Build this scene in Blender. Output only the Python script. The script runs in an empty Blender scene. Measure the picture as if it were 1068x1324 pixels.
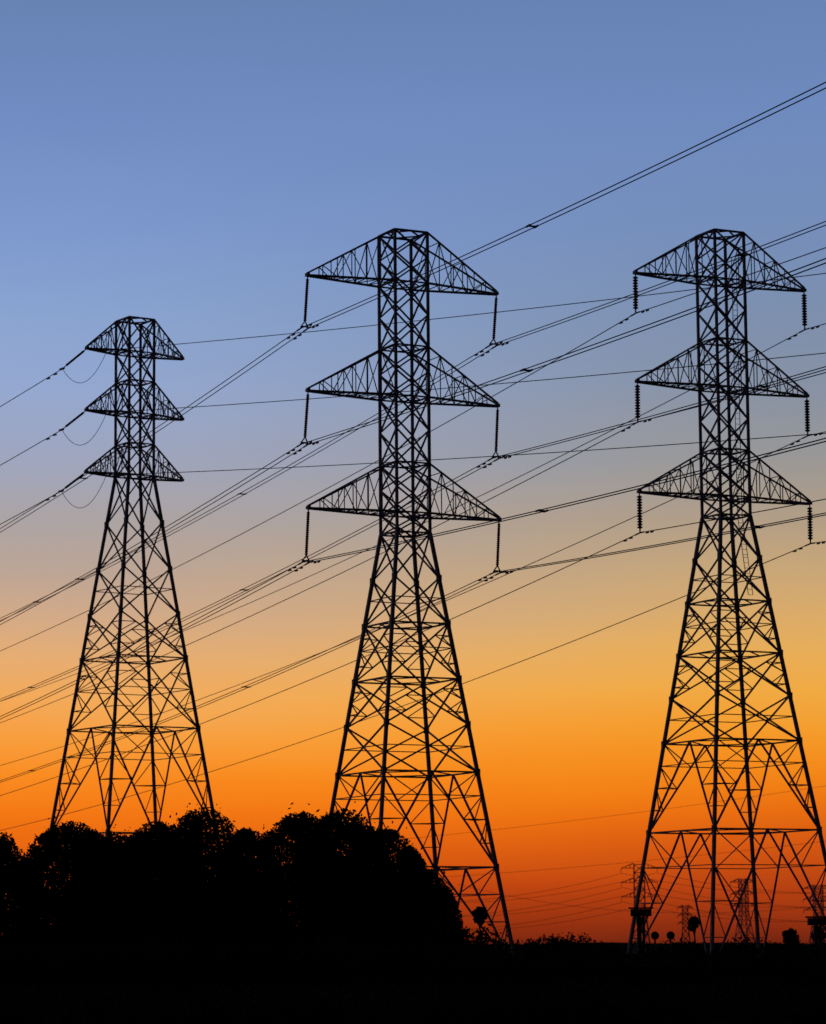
import bpy, math, random
import numpy as np
from mathutils import Vector, Matrix
random.seed(7); rng=np.random.default_rng(7)
scene=bpy.context.scene
scene.view_settings.view_transform='Standard'; scene.view_settings.look='None'; scene.view_settings.exposure=0
R=math.radians
CAM_Z=1.7; PITCH=R(8.1); F=4000.0

# ------------------------------------------------------------ materials
def mat(name,c1,c2,scale=3.0,rough=0.7,metal=0.0,bump=0.0,spec=.2):
    m=bpy.data.materials.new(name); m.use_nodes=True
    nt=m.node_tree; b=nt.nodes['Principled BSDF']
    tc=nt.nodes.new('ShaderNodeTexCoord'); n=nt.nodes.new('ShaderNodeTexNoise'); n.inputs['Scale'].default_value=scale
    n.inputs['Detail'].default_value=5
    r=nt.nodes.new('ShaderNodeValToRGB'); r.color_ramp.elements[0].color=(*c1,1); r.color_ramp.elements[1].color=(*c2,1)
    r.color_ramp.elements[0].position=.35; r.color_ramp.elements[1].position=.65
    nt.links.new(tc.outputs['Object'],n.inputs['Vector']); nt.links.new(n.outputs['Fac'],r.inputs['Fac']); nt.links.new(r.outputs['Color'],b.inputs['Base Color'])
    b.inputs['Roughness'].default_value=rough; b.inputs['Metallic'].default_value=metal
    b.inputs['Specular IOR Level'].default_value=spec
    if bump:
        bp=nt.nodes.new('ShaderNodeBump'); bp.inputs['Strength'].default_value=bump
        nt.links.new(n.outputs['Fac'],bp.inputs['Height']); nt.links.new(bp.outputs['Normal'],b.inputs['Normal'])
    return m
M_STEEL=mat('weathered_steel',(.18,.18,.22),(.34,.34,.39),2,.6,.2)
M_WIRE=mat('aluminium_conductor',(.08,.08,.08),(.14,.14,.14),1,.6,.2)
M_BROWN=mat('brown_porcelain',(.42,.09,.045),(.55,.14,.07),4,.35)
M_BLACK=mat('dark_glass_insulator',(.02,.02,.022),(.04,.04,.04),4,.4)
M_LEAF=mat('foliage',(.032,.042,.02),(.055,.07,.032),.8,.95,spec=0)
M_BARK=mat('bark',(.05,.04,.03),(.09,.07,.05),6,.9,0,.4,0)
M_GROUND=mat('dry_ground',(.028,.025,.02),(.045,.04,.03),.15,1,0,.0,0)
M_SIGN=mat('painted_metal',(.06,.06,.06),(.09,.09,.09),3,.6)
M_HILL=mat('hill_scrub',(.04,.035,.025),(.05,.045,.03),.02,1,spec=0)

# ------------------------------------------------------------ mesh builder
class MB:
    def __init__(s): s.v=[]; s.f=[]
    def strut(s,p,q,w):
        p=Vector(p); q=Vector(q); d=q-p
        if d.length<1e-4: return
        d.normalize(); up=Vector((0,0,1)) if abs(d.z)<.95 else Vector((1,0,0))
        a=d.cross(up).normalized()*w/2; b=d.cross(a).normalized()*w/2
        i=len(s.v)
        for c in (p,q):
            for sa,sb in ((-1,-1),(1,-1),(1,1),(-1,1)): s.v.append(tuple(c+a*sa+b*sb))
        for k in range(4):
            n=(k+1)%4; s.f.append((i+k,i+n,i+4+n,i+4+k))
        s.f.append((i+3,i+2,i+1,i)); s.f.append((i+4,i+5,i+6,i+7))
    def lathe(s,p,q,prof,n=8):
        p=Vector(p); q=Vector(q); L=(q-p); d=L.normalized(); up=Vector((0,0,1)) if abs(d.z)<.95 else Vector((1,0,0))
        a=d.cross(up).normalized(); b=d.cross(a).normalized(); i=len(s.v)
        for t,r in prof:
            c=p+L*t
            for k in range(n):
                an=2*math.pi*k/n; s.v.append(tuple(c+a*math.cos(an)*r+b*math.sin(an)*r))
        for j in range(len(prof)-1):
            for k in range(n):
                m=(k+1)%n; s.f.append((i+j*n+k,i+j*n+m,i+(j+1)*n+m,i+(j+1)*n+k))
        s.f.append(tuple(i+k for k in range(n))[::-1]); e=i+(len(prof)-1)*n; s.f.append(tuple(e+k for k in range(n)))
    def discs(s,p,q,r,core,n):
        prof=[]
        for k in range(n):
            t0=k/n; dt=1/n
            prof+=[(t0,core),(t0+.12*dt,core),(t0+.4*dt,r),(t0+.75*dt,r*.92),(t0+.82*dt,core)]
        prof.append((1,core)); s.lathe(p,q,prof,10)
    def tube(s,pts,r,n=5):
        i=len(s.v); m=len(pts)
        for j,c in enumerate(pts):
            c=Vector(c); d=(Vector(pts[min(j+1,m-1)])-Vector(pts[max(j-1,0)])).normalized()
            up=Vector((0,0,1)) if abs(d.z)<.95 else Vector((1,0,0))
            a=d.cross(up).normalized(); b=d.cross(a).normalized()
            rr=r[j] if isinstance(r,(list,tuple)) else r
            for k in range(n):
                an=2*math.pi*k/n; s.v.append(tuple(c+a*math.cos(an)*rr+b*math.sin(an)*rr))
        for j in range(m-1):
            for k in range(n):
                x=(k+1)%n; s.f.append((i+j*n+k,i+j*n+x,i+(j+1)*n+x,i+(j+1)*n+k))
    def mesh(s,name,material):
        me=bpy.data.meshes.new(name); me.from_pydata(s.v,[],s.f); me.update(); me.materials.append(material); return me
def obj(name,data,parent=None,loc=(0,0,0),rz=0):
    o=bpy.data.objects.new(name,data); scene.collection.objects.link(o)
    o.location=loc; o.rotation_euler=(0,0,rz)
    if parent: o.parent=parent
    return o

# ------------------------------------------------------------ lattice towers
def lerp(a,b,t): return tuple(a[i]+(b[i]-a[i])*t for i in range(3))
def lattice(hw, low_levels, styles, up_levels, arms, L, leg_w=.2, br=.105, thin=.066, dz=1.9, ladder=False):
    legs=MB(); brc=MB(); arm=MB()
    C=[(-1,-1),(1,-1),(1,1),(-1,1)]
    P=lambda c,z:(c[0]*hw(z),c[1]*hw(z),z)
    zt=up_levels[-1]
    brk=low_levels[0]
    for c in C:
        legs.strut(P(c,-.3),P(c,brk),leg_w*1.12); legs.strut(P(c,brk),P(c,zt),leg_w*.88)
        legs.strut((c[0]*hw(0),c[1]*hw(0),-.5),(c[0]*hw(0),c[1]*hw(0),.35),.7)
        for z in low_levels[1:-1]:
            p=P(c,z); legs.strut((p[0],p[1],z-.22),(p[0],p[1],z+.22),leg_w*1.5)
    def horiz(z,w,plan=True):
        ps=[P(c,z) for c in C]
        for i in range(4): brc.strut(ps[i],ps[(i+1)%4],w)
        if plan:
            ms=[lerp(ps[i],ps[(i+1)%4],.5) for i in range(4)]
            for i in range(4): brc.strut(ms[i],ms[(i+1)%4],w*.7)
    zs=[]
    for a,b in zip(up_levels[:-1],up_levels[1:]):
        n=max(1,round((b-a)/dz)); zs+=[a+(b-a)*i/n for i in range(n)]
        horiz(a,br,True)
    zs.append(zt); horiz(zt,br*1.3,True)
    for a,b in zip(zs[:-1],zs[1:]):
        for i in range(4):
            A,B=C[i],C[(i+1)%4]
            brc.strut(P(A,a),P(B,b),br); brc.strut(P(B,a),P(A,b),br)
    for (z1,z0),st in zip(zip(low_levels[:-1],low_levels[1:]),styles):
        if 'h' in st: horiz(z1,br*1.05,True)
        for i in range(4):
            A,B=C[i],C[(i+1)%4]; A0,B0,A1,B1=P(A,z0),P(B,z0),P(A,z1),P(B,z1)
            if 'X' in st:
                brc.strut(A0,B1,br); brc.strut(B0,A1,br)
                t=hw(z0)/(hw(z0)+hw(z1)); X=lerp(A0,B1,t); zc=X[2]
                if 'r' in st:
                    for (l0,cc,ll) in ((A0,X,A),(B0,X,B),(A1,X,A),(B1,X,B)):
                        m=lerp(l0,cc,.5); brc.strut(m,P(ll,m[2]),thin); brc.strut(m,P(ll,zc),thin)
                if 'c' in st:
                    brc.strut(P(A,zc),P(B,zc),thin)
            if 'K' in st:
                M=lerp(A1,B1,.5)
                for (l0,ll,l1) in ((A0,A,A1),(B0,B,B1)):
                    brc.strut(M,l0,br*1.15)
                    n=4; prev=l1
                    for k in range(1,n):
                        p=lerp(M,l0,k/n); q=P(ll,p[2])
                        brc.strut(p,q,thin); brc.strut(p,prev,thin)
                        prev=q
                brc.strut(lerp(M,A0,.25),lerp(M,B0,.25),thin)
    for (z1,z0),st in zip(zip(low_levels[:-1],low_levels[1:]),styles):
        if 'K' in st:
            for i in range(4):
                A=C[i]; B=C[(i+1)%4]; D=C[(i-1)%4]
                m1=lerp(lerp(P(A,z1),P(B,z1),.5),P(A,z0),.5); m2=lerp(lerp(P(A,z1),P(D,z1),.5),P(A,z0),.5)
                brc.strut(m1,m2,thin)
    tips=[]
    for z,ztop in arms:
        for s in (-1,1):
            h=hw(z); h2=hw(ztop); tw=.12; n=6
            for y in (-1,1):
                b0=(s*h,y*h,z); t0=(s*h2,y*h2,ztop); tp=(s*L,y*tw,z); tt=(s*L,y*tw,z+.18)
                arm.strut(b0,tp,.14); arm.strut(t0,tt,.11)
                bp=[lerp(b0,tp,k/n) for k in range(n+1)]; up=[lerp(t0,tt,k/n) for k in range(n+1)]
                for k in range(1,n): arm.strut(bp[k],up[k],thin*.85)
                for k in range(0,n-1): arm.strut(bp[k],up[k+1],thin*.85) if k%2==0 else arm.strut(up[k],bp[k+1],thin*.85)
                if y==-1: bl,ul=bp,up
                else:
                    for k in range(1,n):
                        arm.strut(bl[k],bp[k],thin*.85)
                        if k%2: arm.strut(ul[k],up[k],thin*.8)
                    for k in range(n-1): arm.strut(bl[k],bp[k+1],thin*.85)
            arm.strut((s*L,-.2,z+.05),(s*L,.2,z+.05),.22); tips.append((s*L,0,z))
    if ladder:
        hz=lambda z:hw(z)
        x0=lambda z:hw(z)*.3
        z=brk-6
        while z<zt-2:
            z2=min(z+3,zt-2)
            brc.strut((x0(z)-.2,-hz(z)*.98,z),(x0(z2)-.2,-hz(z2)*.98,z2),.04)
            brc.strut((x0(z)+.2,-hz(z)*.98,z),(x0(z2)+.2,-hz(z2)*.98,z2),.04)
            k=z
            while k<z2:
                brc.strut((x0(k)-.2,-hz(k)*.98,k),(x0(k)+.2,-hz(k)*.98,k),.03); k+=.4
            z=z2
    return legs,brc,arm,tips

def hwf(brk,htop,hbase):
    return lambda z: htop if z>=brk else hbase+(htop-hbase)*z/brk
def tower_type_susp(ext,ladder):
    brk=30.6+ext
    hw=hwf(brk,1.28,5.5+.138*ext)
    low=[brk]+[z+ext for z in (27.4,24.2,20.35,17.2,13.9,7.4)]+[0]
    st=['h X','X c','h X c r','h X r','X c','h K','h K']
    up=[z+ext for z in (30.6,32.0,35.5,40.2,43.8,48.35,52.0)]
    arms=[(z+ext,t+ext) for z,t in ((48.35,52.0),(40.2,43.8),(32.0,35.5))]
    return lattice(hw,low,st,up,arms,7.46,ladder=ladder)
def tower_type_dead():
    hw=hwf(40.4,1.15,6.38)
    low=[40.4,36.5,32.7,29,25.4,19.7,11.2,0]
    st=['h X','X','X c','X r','h X c r','h K','h K']
    up=[40.4,43.0,45.5,48.2,50.6,53.4]
    return lattice(hw,low,st,up,[(50.6,53.4),(45.5,48.2),(40.4,43.0)],4.45,leg_w=.19,br=.1,thin=.064,dz=2.4)

def place(meshes,loc,rz):
    e=obj('transmission_tower',None,None,loc,rz); e.empty_display_size=3
    for n,me in meshes: obj(n,me,e)
    return e

TH=R(27); e1=Vector((math.cos(TH),math.sin(TH),0)); e2=Vector((-math.sin(TH),math.cos(TH),0))
NEAR=Vector((math.sin(R(20)),-math.cos(R(20)),0)); FAR=e2

def wire_pts(p0,d,c1,c2,k0,k1,off=Vector((0,0,0))):
    n=max(8,int((k1-k0)/5)); out=[]
    for i in range(n+1):
        k=k0+(k1-k0)*i/n
        out.append(tuple(p0+off+d*k+Vector((0,0,-c1*k+c2*k*k))))
    return out

def susp(base,ext,ladder,ilen,drop,imat,ir,icore,nd,twin,farc,nearc,tilt):
    legs,brc,arm,tips=tower_type_susp(ext,ladder)
    ins=MB(); hard=MB(); att=[]
    inv=Matrix.Rotation(-TH,3,'Z')
    for t in tips:
        tl=inv@Vector((tilt*random.uniform(.7,1.25),random.uniform(-.1,.1),0))
        t=Vector(t); a=t+Vector((0,0,-.25)); b=t+Vector((0,0,-.25-ilen))+tl*.85; c=t+Vector((0,0,-drop))+tl
        hard.strut(t,a,.07); ins.discs(a,b,ir,icore,nd)
        if twin:
            y1=c+Vector((-.25,0,.12)); y2=c+Vector((.25,0,.12))
            hard.strut(b,y1,.07); hard.strut(b,y2,.07); hard.strut(y1,y2,.09)
            hard.strut(y1,y1-Vector((0,0,.14)),.1); hard.strut(y2,y2-Vector((0,0,.14)),.1)
        else: hard.strut(b,c,.08)
        att.append(c)
    ms=[('legs',legs.mesh('legs',M_STEEL)),('bracing',brc.mesh('bracing',M_STEEL)),('cross_arms',arm.mesh('cross_arms',M_STEEL)),
        ('insulators',ins.mesh('insulators',imat)),('insulator_fittings',hard.mesh('insulator_fittings',M_STEEL))]
    place(ms,base,TH)
    kf=farc[0]/farc[1]; kn=nearc[0]/nearc[1]
    place(ms,Vector(base)+FAR*kf,TH); place(ms,Vector(base)+NEAR*kn,TH)
    w=MB(); sp=MB(); rot=Matrix.Rotation(TH,3,'Z')
    for c in att:
        p=Vector(base)+rot@c
        offs=(e1*.25,e1*-.25) if twin else (Vector((0,0,0)),)
        for o in offs:
            w.tube(wire_pts(p,FAR,*farc,0,kf,o),.033 if twin else .037)
            w.tube(wire_pts(p,NEAR,*nearc,0,kn,o),.033 if twin else .037)
            for d,cc in ((FAR,farc),(NEAR,nearc)):
                sp.tube(wire_pts(p,d,*cc,0,.7,o),.06)
                for kd in (1.3,2.1):
                    q=p+o+d*kd+Vector((0,0,-cc[0]*kd-.08)); sp.strut(q-d*.2,q+d*.2,.1)
        if twin:
            for d,cc,ks in ((FAR,farc,(43,95,150,205,260,320)),(NEAR,nearc,(41.5,92,150,200))):
                for k in ks:
                    k+=random.uniform(-2,2)
                    q=p+d*k+Vector((0,0,-cc[0]*k+cc[1]*k*k)); sp.strut(q-e1*.3,q+e1*.3,.09)
                    sp.strut(q-e1*.25-d*.3,q-e1*.25+d*.3,.09); sp.strut(q+e1*.25-d*.3,q+e1*.25+d*.3,.09)
    pl=obj('power_line',None); obj('conductors',w.mesh('conductors',M_WIRE),pl); obj('spacers_and_clamps',sp.mesh('spacers',M_WIRE),pl)

susp((-.55,214,0),0,False,3.0,3.75,M_BROWN,.12,.08,20,True,(.118,.00028),(.06,.00016),-.25)
susp((23.2,227,0),2.85,True,2.45,3.0,M_BLACK,.21,.10,12,False,(.12,.00022),(.06,.00016),-.02)

# --- dead-end tower
LTH=R(34); lb=Vector((-22.75,250,0))
legs,brc,arm,tips=tower_type_dead()
LF=Vector((-.57,.822,0)).normalized(); LN=Vector((.681,-.732,0)).normalized()
rot=Matrix.Rotation(LTH,3,'Z'); inv=rot.transposed()
ins=MB(); hard=MB(); jump=MB(); w=MB()
cF=(.14,.00036); cN=(.098,.0002)
for t in tips:
    if t[0]>0: continue
    t=Vector(t); lf=inv@LF; ln=inv@LN
    a=t+lf*4.2+Vector((0,0,-1.0)); b=t+ln*2.7+Vector((0,0,-.55))
    ins.discs(t+lf*.5+Vector((0,0,-.12)),t+lf*3.5+Vector((0,0,-.83)),.1,.055,18); hard.strut(t,a,.06)
    ins.discs(t+ln*.4+Vector((0,0,-.08)),t+ln*2.3+Vector((0,0,-.46)),.1,.05,12); hard.strut(t,b,.05)
    hard.strut(a-lf*.3,a+lf*.4,.15)
    pts=[]; dp=random.uniform(1.8,2.3)
    for i in range(17):
        s=i/16; p=a.lerp(b,s); p=p+Vector((0,0,-dp*(1-(2*s-1)**2))); pts.append(tuple(p))
    jump.tube(pts,.024)
    kf=cF[0]/cF[1]; kn=cN[0]/cN[1]
    A=lb+rot@a; B=lb+rot@b
    w.tube(wire_pts(A,LF,*cF,0,kf-4),.036); w.tube(wire_pts(B,LN,*cN,0,kn-4),.031)
    for kd in (1.2,2.4):
        q=A+LF*kd+Vector((0,0,-cF[0]*kd-.1)); w.strut(q-LF*.25,q+LF*.25,.11)
ms=[('legs',legs.mesh('legs',M_STEEL)),('bracing',brc.mesh('bracing',M_STEEL)),('cross_arms',arm.mesh('cross_arms',M_STEEL)),
    ('insulators',ins.mesh('insulators',M_BLACK)),('insulator_fittings',hard.mesh('fit',M_STEEL)),('jumper_loops',jump.mesh('jumper',M_WIRE))]
place(ms,lb,LTH); place(ms,lb+LF*(cF[0]/cF[1]),LTH); place(ms,lb+LN*(cN[0]/cN[1]),LTH)
pl=obj('power_line',None); obj('conductors',w.mesh('conductors',M_WIRE),pl)

# --- distant towers and their line
def distant(h,wa,hb,ht,wth):
    m=MB(); hw=lambda z: ht if z>h*.55 else hb+(ht-hb)*z/(h*.55)
    C=[(-1,-1),(1,-1),(1,1),(-1,1)]; P=lambda c,z:(c[0]*hw(z),c[1]*hw(z),z)
    for c in C: m.strut(P(c,0),P(c,h*.55),wth*1.3); m.strut(P(c,h*.55),P(c,h),wth*1.2)
    zs=[0,h*.22,h*.4,h*.55,h*.64,h*.73,h*.82,h*.91,h]
    for a,b in zip(zs[:-1],zs[1:]):
        for i in range(4):
            A,B=C[i],C[(i+1)%4]; m.strut(P(A,a),P(B,b),wth); m.strut(P(B,a),P(A,b),wth); m.strut(P(A,b),P(B,b),wth)
    for z in (h*.64,h*.8,h*.96):
        for s in (-1,1):
            for y in (-1,1):
                m.strut((s*ht,y*ht,z),(s*wa,0,z),wth); m.strut((s*ht,y*ht,z+h*.055),(s*wa,0,z),wth)
                for k in (.3,.6): m.strut((s*(ht+(wa-ht)*k),y*ht*(1-k),z),(s*(ht+(wa-ht)*k),y*ht*(1-k),z+h*.055*(1-k)),wth*.8)
            m.strut((s*wa,0,z),(s*wa,0,z-h*.05),wth)
    return m
dspec=[(86,1200,34.5,7.0,4.0,2.0,-8),(126,1200,28.5,5.5,3.6,1.4,20),(156,1210,26,6.0,3.8,1.6,10),(106,1230,19,3.0,2.2,1.1,0),(-75,1230,35,7,4,2,-8),(225,1230,35,7,4,2,-8)]
for (x,y,h,wa,hb,ht,rz) in dspec:
    m=distant(h,wa,hb,ht,.19)
    e=obj('transmission_tower',None,None,(x,y,0),R(rz)); obj('lattice',m.mesh('distant_lattice',M_STEEL),e)
dw=MB()
def span(a,b,sag,r):
    a=Vector(a); b=Vector(b); dw.tube([tuple(a.lerp(b,i/24)+Vector((0,0,-sag*4*(i/24)*(1-i/24)))) for i in range(25)],r,4)
for z in (20.2,25.7,31.2):
    for dy in (-6.5,6.5):
        for xa,xb in ((86,-75),(86,225)):
            span((xa+dy,1200,z),(xb+dy,1230,z+ (1 if xb<0 else 0)),8 if xb>0 else 11,.065)
span((156,1210,18),(20,1500,34),7,.07)
span((-85,640,20),(95,560,34),3,.028); span((-85,640,15.5),(95,560,23.5),3.5,.028)
pl=obj('power_line',None); obj('conductors',dw.mesh('conductors',M_WIRE),pl)

# ------------------------------------------------------------ foliage
def leaves(name,centers,radii,counts,size,parent=None,zmin=.05,tail=.05,pw=.45,mat_=M_LEAF):
    P=[]
    for c,r,n in zip(centers,radii,counts):
        d=rng.normal(size=(n,3)); d/=np.linalg.norm(d,axis=1)[:,None]
        rad=rng.random(n)**pw
        tl=rng.random(n)<tail; rad[tl]*=1.12
        P.append(np.array(c)+d*rad[:,None]*np.array(r))
    P=np.concatenate(P); P=P[P[:,2]>zmin]; n=len(P)
    a=rng.normal(size=(n,3)); a/=np.linalg.norm(a,axis=1)[:,None]
    b=np.cross(a,rng.normal(size=(n,3))); b/=np.linalg.norm(b,axis=1)[:,None]
    s=size*(.6+.8*rng.random(n))[:,None]
    V=np.stack([P-a*s,P+b*s*.5,P+a*s,P-b*s*.5],1).reshape(-1,3).astype(np.float32)
    me=bpy.data.meshes.new(name); me.vertices.add(4*n); me.vertices.foreach_set('co',V.ravel())
    me.loops.add(4*n); me.loops.foreach_set('vertex_index',np.arange(4*n,dtype=np.int32))
    me.polygons.add(n); me.polygons.foreach_set('loop_start',np.arange(0,4*n,4,dtype=np.int32))
    me.update(); me.validate(); me.materials.append(mat_)
    return obj(name,me,parent)
def tree(x,y,big,nleaf,size,seed):
    rd=random.Random(seed); e=obj('broadleaf_tree',None,None,(x,y,0))
    t=MB(); tp=[(0,0,-.1),(.08,0,.8),(.02,.05,1.7),(.1,0,2.6)]
    t.tube(tp,[.3,.24,.2,.16],8)
    cs=[];rs=[];ct=[]
    for (dx,zc,rx,rz) in big:
        nl=55
        for i in range(nl):
            u=rd.gauss(0,1);v=rd.gauss(0,1);w_=rd.gauss(0,1); l=math.sqrt(u*u+v*v+w_*w_); q=rd.uniform(.8,.9)
            r=rd.uniform(.1,.19)*min(rx,rz)
            c=(dx+u/l*q*rx,v/l*q*rx*.9,max(.5,zc+w_/l*q*rz)); cs.append(c); rs.append((r*1.35,r*1.35,r)); ct.append(int(nleaf/len(big)/nl*1.0))
            if i%5==0:
                m=lerp(tp[2],c,.5); t.tube([tp[2],(m[0],m[1],m[2]-.2),c],[.1,.06,.02],6)
        cs.append((dx,0,zc)); rs.append((rx*.96,rx*.88,rz*.96)); ct.append(int(nleaf/len(big)*1.1))
    obj('trunk',t.mesh('trunk',M_BARK),e)
    leaves('crown',cs,rs,ct,size,e,tail=.01,pw=.27)
tree(-16.2,117,[(0,2.9,2.5,3.5),(-1.8,2.7,2.4,3.25)],48000,.078,1)
tree(-13.2,119,[(0,3.2,2.4,3.75),(1.7,3.0,2.0,3.5)],56000,.078,2)
tree(-8.6,123,[(.2,3.75,2.2,3.85),(-1.6,3.3,2.1,3.8),(1.9,3.1,1.7,3.7)],72000,.078,3)
tree(-3.1,120,[(-1.4,3.4,1.95,3.9),(.3,3.5,2.1,3.9),(1.9,3.0,2.0,3.6),(3.2,2.2,1.8,2.8)],88000,.078,4)
cs=[];rs=[];ct=[]
for i in range(260):
    x=-19+38*random.random(); y=random.uniform(104,116)
    hgt=random.uniform(.8,1.0)*(2.05 if x>2.5 else 2.5)*.5
    cs.append((x,y,hgt*.9)); rs.append((random.uniform(.7,1.4),.9,hgt)); ct.append(330)
for i in range(50):
    x=-6.5+9.5*random.random(); cs.append((x,116,1.3)); rs.append((.9,.8,1.3+ (.5 if x<1 else 0))); ct.append(350)
for i in range(330):
    y=random.uniform(66,100); x=(-.165+.33*random.random())*y; hgt=random.uniform(.45,.75)
    cs.append((x,y,hgt*.6)); rs.append((random.uniform(.6,1.1),.8,hgt*.7)); ct.append(150)
leaves('shrubs',cs,rs,ct,.09)
cs=[];rs=[];ct=[]
for i in range(190):
    x=-70+150*random.random(); hgt=random.uniform(1.3,1.9)
    if 11<x<24: hgt+=.35*math.exp(-((x-17)/4)**2)
    cs.append((x,random.uniform(330,350),hgt*.7)); rs.append((random.uniform(1.6,3.2),1.5,hgt)); ct.append(320)
leaves('distant_treeline',cs,rs,ct,.24)
for (x,y,zc,r) in ((3.05,150,3.4,.36),(13.35,150,2.95,.3),(18.0,150,2.3,.42),(19.6,152,2.4,.35)):
    rd=random.Random(int(x*10)); e=obj('sapling',None,None,(x,y,0)); t=MB(); t.tube([(0,0,0),(.03,0,zc*.5),(0,0,zc)],[.06,.05,.03],7)
    t.tube([(0,0,zc*.8),(.15,.05,zc*1.02)],[.03,.012],5); t.tube([(0,0,zc*.8),(-.15,.0,zc)],[.03,.012],5)
    obj('trunk',t.mesh('trunk',M_BARK),e)
    cc=[(rd.uniform(-.6,.6)*r,rd.uniform(-.6,.6)*r,zc+rd.uniform(-.7,.7)*r) for _ in range(10)]
    leaves('crown',cc,[(r*.55,)*3]*10,[240]*10,.07,e)

# ------------------------------------------------------------ roadside signs
def round_sign(x,y,z,r):
    e=obj('round_road_sign',None,None,(x,y,0)); m=MB(); m.tube([(0,0,0),(0,0,z+r*.6)],.045,8); obj('post',m.mesh('post',M_SIGN),e)
    m=MB(); m.lathe((0,-.09,z),(0,-.06,z),[(0,r*.96),(.3,r),(1,r)],28); m.strut((-r*.5,-.05,z),(r*.5,-.05,z),.04); obj('disc',m.mesh('disc',M_SIGN),e)
round_sign(11.45,150,2.4,.2); round_sign(12.2,150,2.4,.2)
def cabinet_pole(x,y,z,w_,s):
    e=obj('equipment_pole',None,None,(x,y,0)); m=MB()
    m.tube([(-.0,0,0),(0,0,z)],.11*s,8); m.tube([(.22*s,0,0),(.22*s,0,z)],.07*s,8); m.strut((-.1,0,z*.55),(.35*s,0,z*.55),.1)
    m.strut((-.1,0,z*.75),(.35*s,0,z*.75),.08); obj('posts',m.mesh('posts',M_SIGN),e)
    b=MB(); b.strut((-w_/2+.1,0,z),(w_/2+.1,0,z),.34); b.strut((-w_/2,0,z+.22),(w_/2+.2,0,z+.22),.08)
    b.strut((.05,0,z-.6),(.05,0,z-.2),.36); obj('cabinet',b.mesh('cabinet',M_SIGN),e)
cabinet_pole(10.7,150,3.5,1.0,1.0); cabinet_pole(19.2,150,3.0,1.0,1.0)

# ------------------------------------------------------------ ground & hills
N=60
g=MB()
xs=np.sign(np.linspace(-1,1,N))*np.abs(np.linspace(-1,1,N))**3*6000
for j in range(N):
    for i in range(N):
        x,y=xs[i],xs[j]; d=math.hypot(x,y); g.v.append((x,y,(0 if d<30 else .12*math.sin(x*.013)*math.cos(y*.017))))
for j in range(N-1):
    for i in range(N-1): a=j*N+i; g.f.append((a,a+1,a+N+1,a+N))
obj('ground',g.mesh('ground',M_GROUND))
hl=MB(); n=160
for i in range(n):
    x=-900+1800*i/(n-1); z=3.5+1.2*math.sin(x*.011)+.5*math.sin(x*.05)
    hl.v+= [(x,2600,-2),(x,2750,z+4),(x,3000,-2)]
for i in range(n-1):
    a=3*i; hl.f+=[(a,a+3,a+4,a+1),(a+1,a+4,a+5,a+2)]
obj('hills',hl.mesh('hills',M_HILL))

# ------------------------------------------------------------ sky
def lin(c): return tuple(((x/255)/12.92 if x/255<=.04045 else ((x/255+.055)/1.055)**2.4) for x in c)
def zv(v): return math.sin(PITCH+math.atan((662-v)/F))
LEFT=[(1250,(108,30,16)),(1200,(156,48,14)),(1150,(202,72,12)),(1100,(229,97,16)),(1050,(243,120,20)),(1000,(248,140,34)),(950,(247,156,60)),(900,(241,169,90)),(850,(228,172,115)),
 (800,(208,169,136)),(740,(186,164,150)),(680,(170,163,164)),(600,(158,165,189)),(500,(148,168,208)),(400,(136,163,209)),(300,(124,152,205)),(150,(110,139,193)),(0,(101,130,179))]
RIGHT=[(1250,(90,26,18)),(1200,(130,38,17)),(1150,(174,58,18)),(1100,(208,84,18)),(1050,(232,110,17)),(1000,(241,134,23)),(950,(242,154,42)),(900,(238,168,66)),(850,(228,172,89)),
 (800,(214,169,106)),(740,(195,164,121)),(680,(175,156,133)),(600,(150,150,150)),(500,(131,144,165)),(400,(121,142,175)),(300,(115,141,186)),(150,(109,138,190)),(0,(101,130,181))]
HI=[(.36,(84,113,163)),(.5,(55,75,120)),(.75,(30,42,75)),(1.0,(20,28,52))]
world=bpy.data.worlds.new('World'); scene.world=world; world.use_nodes=True; nt=world.node_tree; nt.nodes.clear()
out=nt.nodes.new('ShaderNodeOutputWorld'); tc=nt.nodes.new('ShaderNodeTexCoord'); sep=nt.nodes.new('ShaderNodeSeparateXYZ'); nt.links.new(tc.outputs['Generated'],sep.inputs[0])
hz=nt.nodes.new('ShaderNodeTexNoise'); hz.inputs['Scale'].default_value=7; hz.inputs['Detail'].default_value=2
mp=nt.nodes.new('ShaderNodeMapping'); mp.inputs['Scale'].default_value=(1,1,3.5); nt.links.new(tc.outputs['Generated'],mp.inputs['Vector']); nt.links.new(mp.outputs[0],hz.inputs['Vector'])
hm=nt.nodes.new('ShaderNodeMath'); hm.operation='MULTIPLY_ADD'; hm.inputs[1].default_value=.012; hm.inputs[2].default_value=-.006; nt.links.new(hz.outputs['Fac'],hm.inputs[0])
za=nt.nodes.new('ShaderNodeMath'); za.operation='ADD'; nt.links.new(sep.outputs['Z'],za.inputs[0]); nt.links.new(hm.outputs[0],za.inputs[1])
def ramp(tab):
    r=nt.nodes.new('ShaderNodeValToRGB'); cr=r.color_ramp
    st=[(zv(v),c) for v,c in tab]+HI
    cr.elements[0].position=0; cr.elements[0].color=(*lin(tab[0][1]),1); cr.elements[1].position=1; cr.elements[1].color=(*lin(HI[-1][1]),1)
    for p,c in st[1:-1]:
        el=cr.elements.new(max(0,p)); el.color=(*lin(c),1)
    nt.links.new(za.outputs[0],r.inputs['Fac']); return r
rl=ramp(LEFT); rr=ramp(RIGHT)
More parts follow.
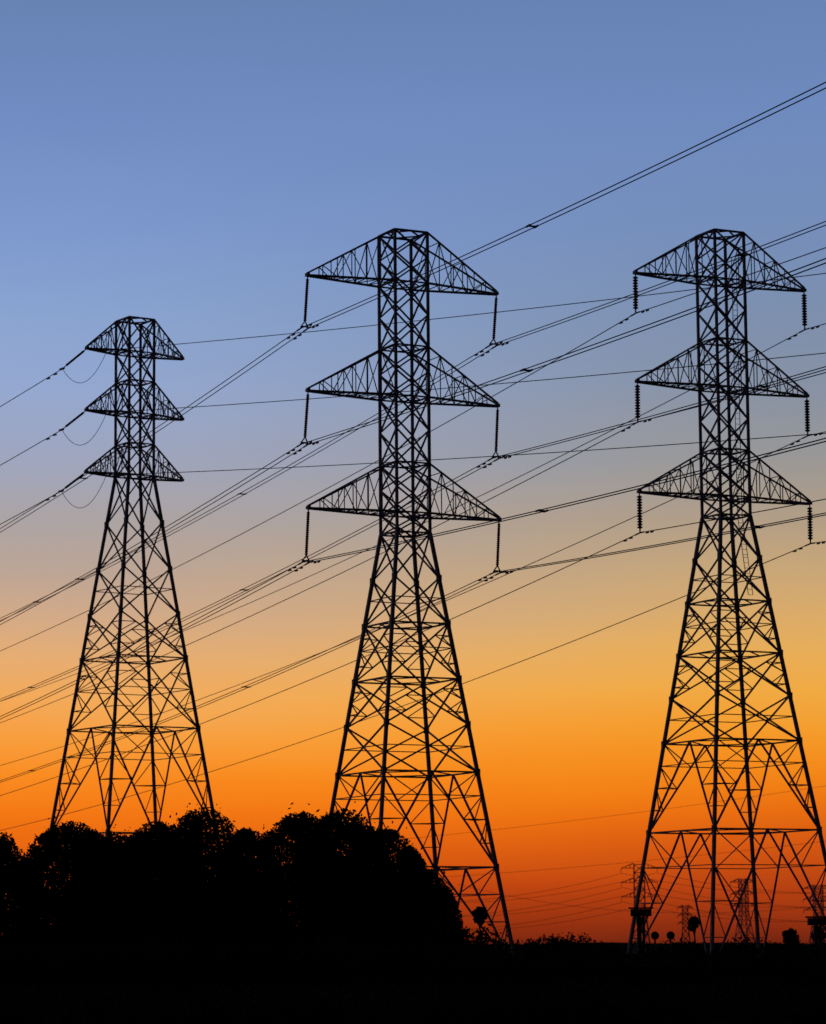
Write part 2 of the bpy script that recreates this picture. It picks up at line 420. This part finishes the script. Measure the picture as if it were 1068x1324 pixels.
mr=nt.nodes.new('ShaderNodeMapRange'); mr.interpolation_type='SMOOTHSTEP'; mr.inputs['From Min'].default_value=-.14; mr.inputs['From Max'].default_value=.14
nt.links.new(sep.outputs['X'],mr.inputs['Value'])
mx=nt.nodes.new('ShaderNodeMix'); mx.data_type='RGBA'; nt.links.new(mr.outputs[0],mx.inputs['Factor']); nt.links.new(rl.outputs[0],mx.inputs['A']); nt.links.new(rr.outputs[0],mx.inputs['B'])
dm=nt.nodes.new('ShaderNodeMapRange'); dm.interpolation_type='SMOOTHSTEP'
dm.inputs['From Min'].default_value=-.1; dm.inputs['From Max'].default_value=.9; dm.inputs['To Min'].default_value=.04; dm.inputs['To Max'].default_value=1
nt.links.new(sep.outputs['Y'],dm.inputs['Value'])
bg=nt.nodes.new('ShaderNodeBackground'); nt.links.new(mx.outputs['Result'],bg.inputs['Color']); nt.links.new(dm.outputs[0],bg.inputs['Strength'])
sk=nt.nodes.new('ShaderNodeTexSky'); sk.sky_type='NISHITA'; sk.sun_disc=False; sk.sun_elevation=R(0.5); sk.sun_rotation=R(3)
bg2=nt.nodes.new('ShaderNodeBackground'); bg2.inputs['Strength'].default_value=.002; nt.links.new(sk.outputs[0],bg2.inputs['Color'])
ad=nt.nodes.new('ShaderNodeAddShader'); nt.links.new(bg.outputs[0],ad.inputs[0]); nt.links.new(bg2.outputs[0],ad.inputs[1]); nt.links.new(ad.outputs[0],out.inputs['Surface'])
sd=bpy.data.lights.new('sun','SUN'); sd.energy=.03; sd.angle=R(.5); sd.color=(1,.6,.3); so=obj('sun',sd)
so.rotation_euler=Vector((-math.sin(R(3)),-math.cos(R(3)),-math.tan(R(.5)))).to_track_quat('-Z','Y').to_euler()

# ------------------------------------------------------------ camera
cd=bpy.data.cameras.new('camera'); cam=obj('camera',cd); cd.sensor_fit='VERTICAL'; cd.sensor_height=24; cd.lens=24*F/1324
cd.clip_start=.5; cd.clip_end=20000
cd.dof.use_dof=True; cd.dof.focus_distance=140; cd.dof.aperture_fstop=1.0
cam.matrix_world=Matrix.Translation((0,0,CAM_Z))@Matrix.Rotation(R(90)+PITCH,4,'X')@Matrix.Rotation(-.0083,4,'Z')
scene.camera=cam
print('DONE')
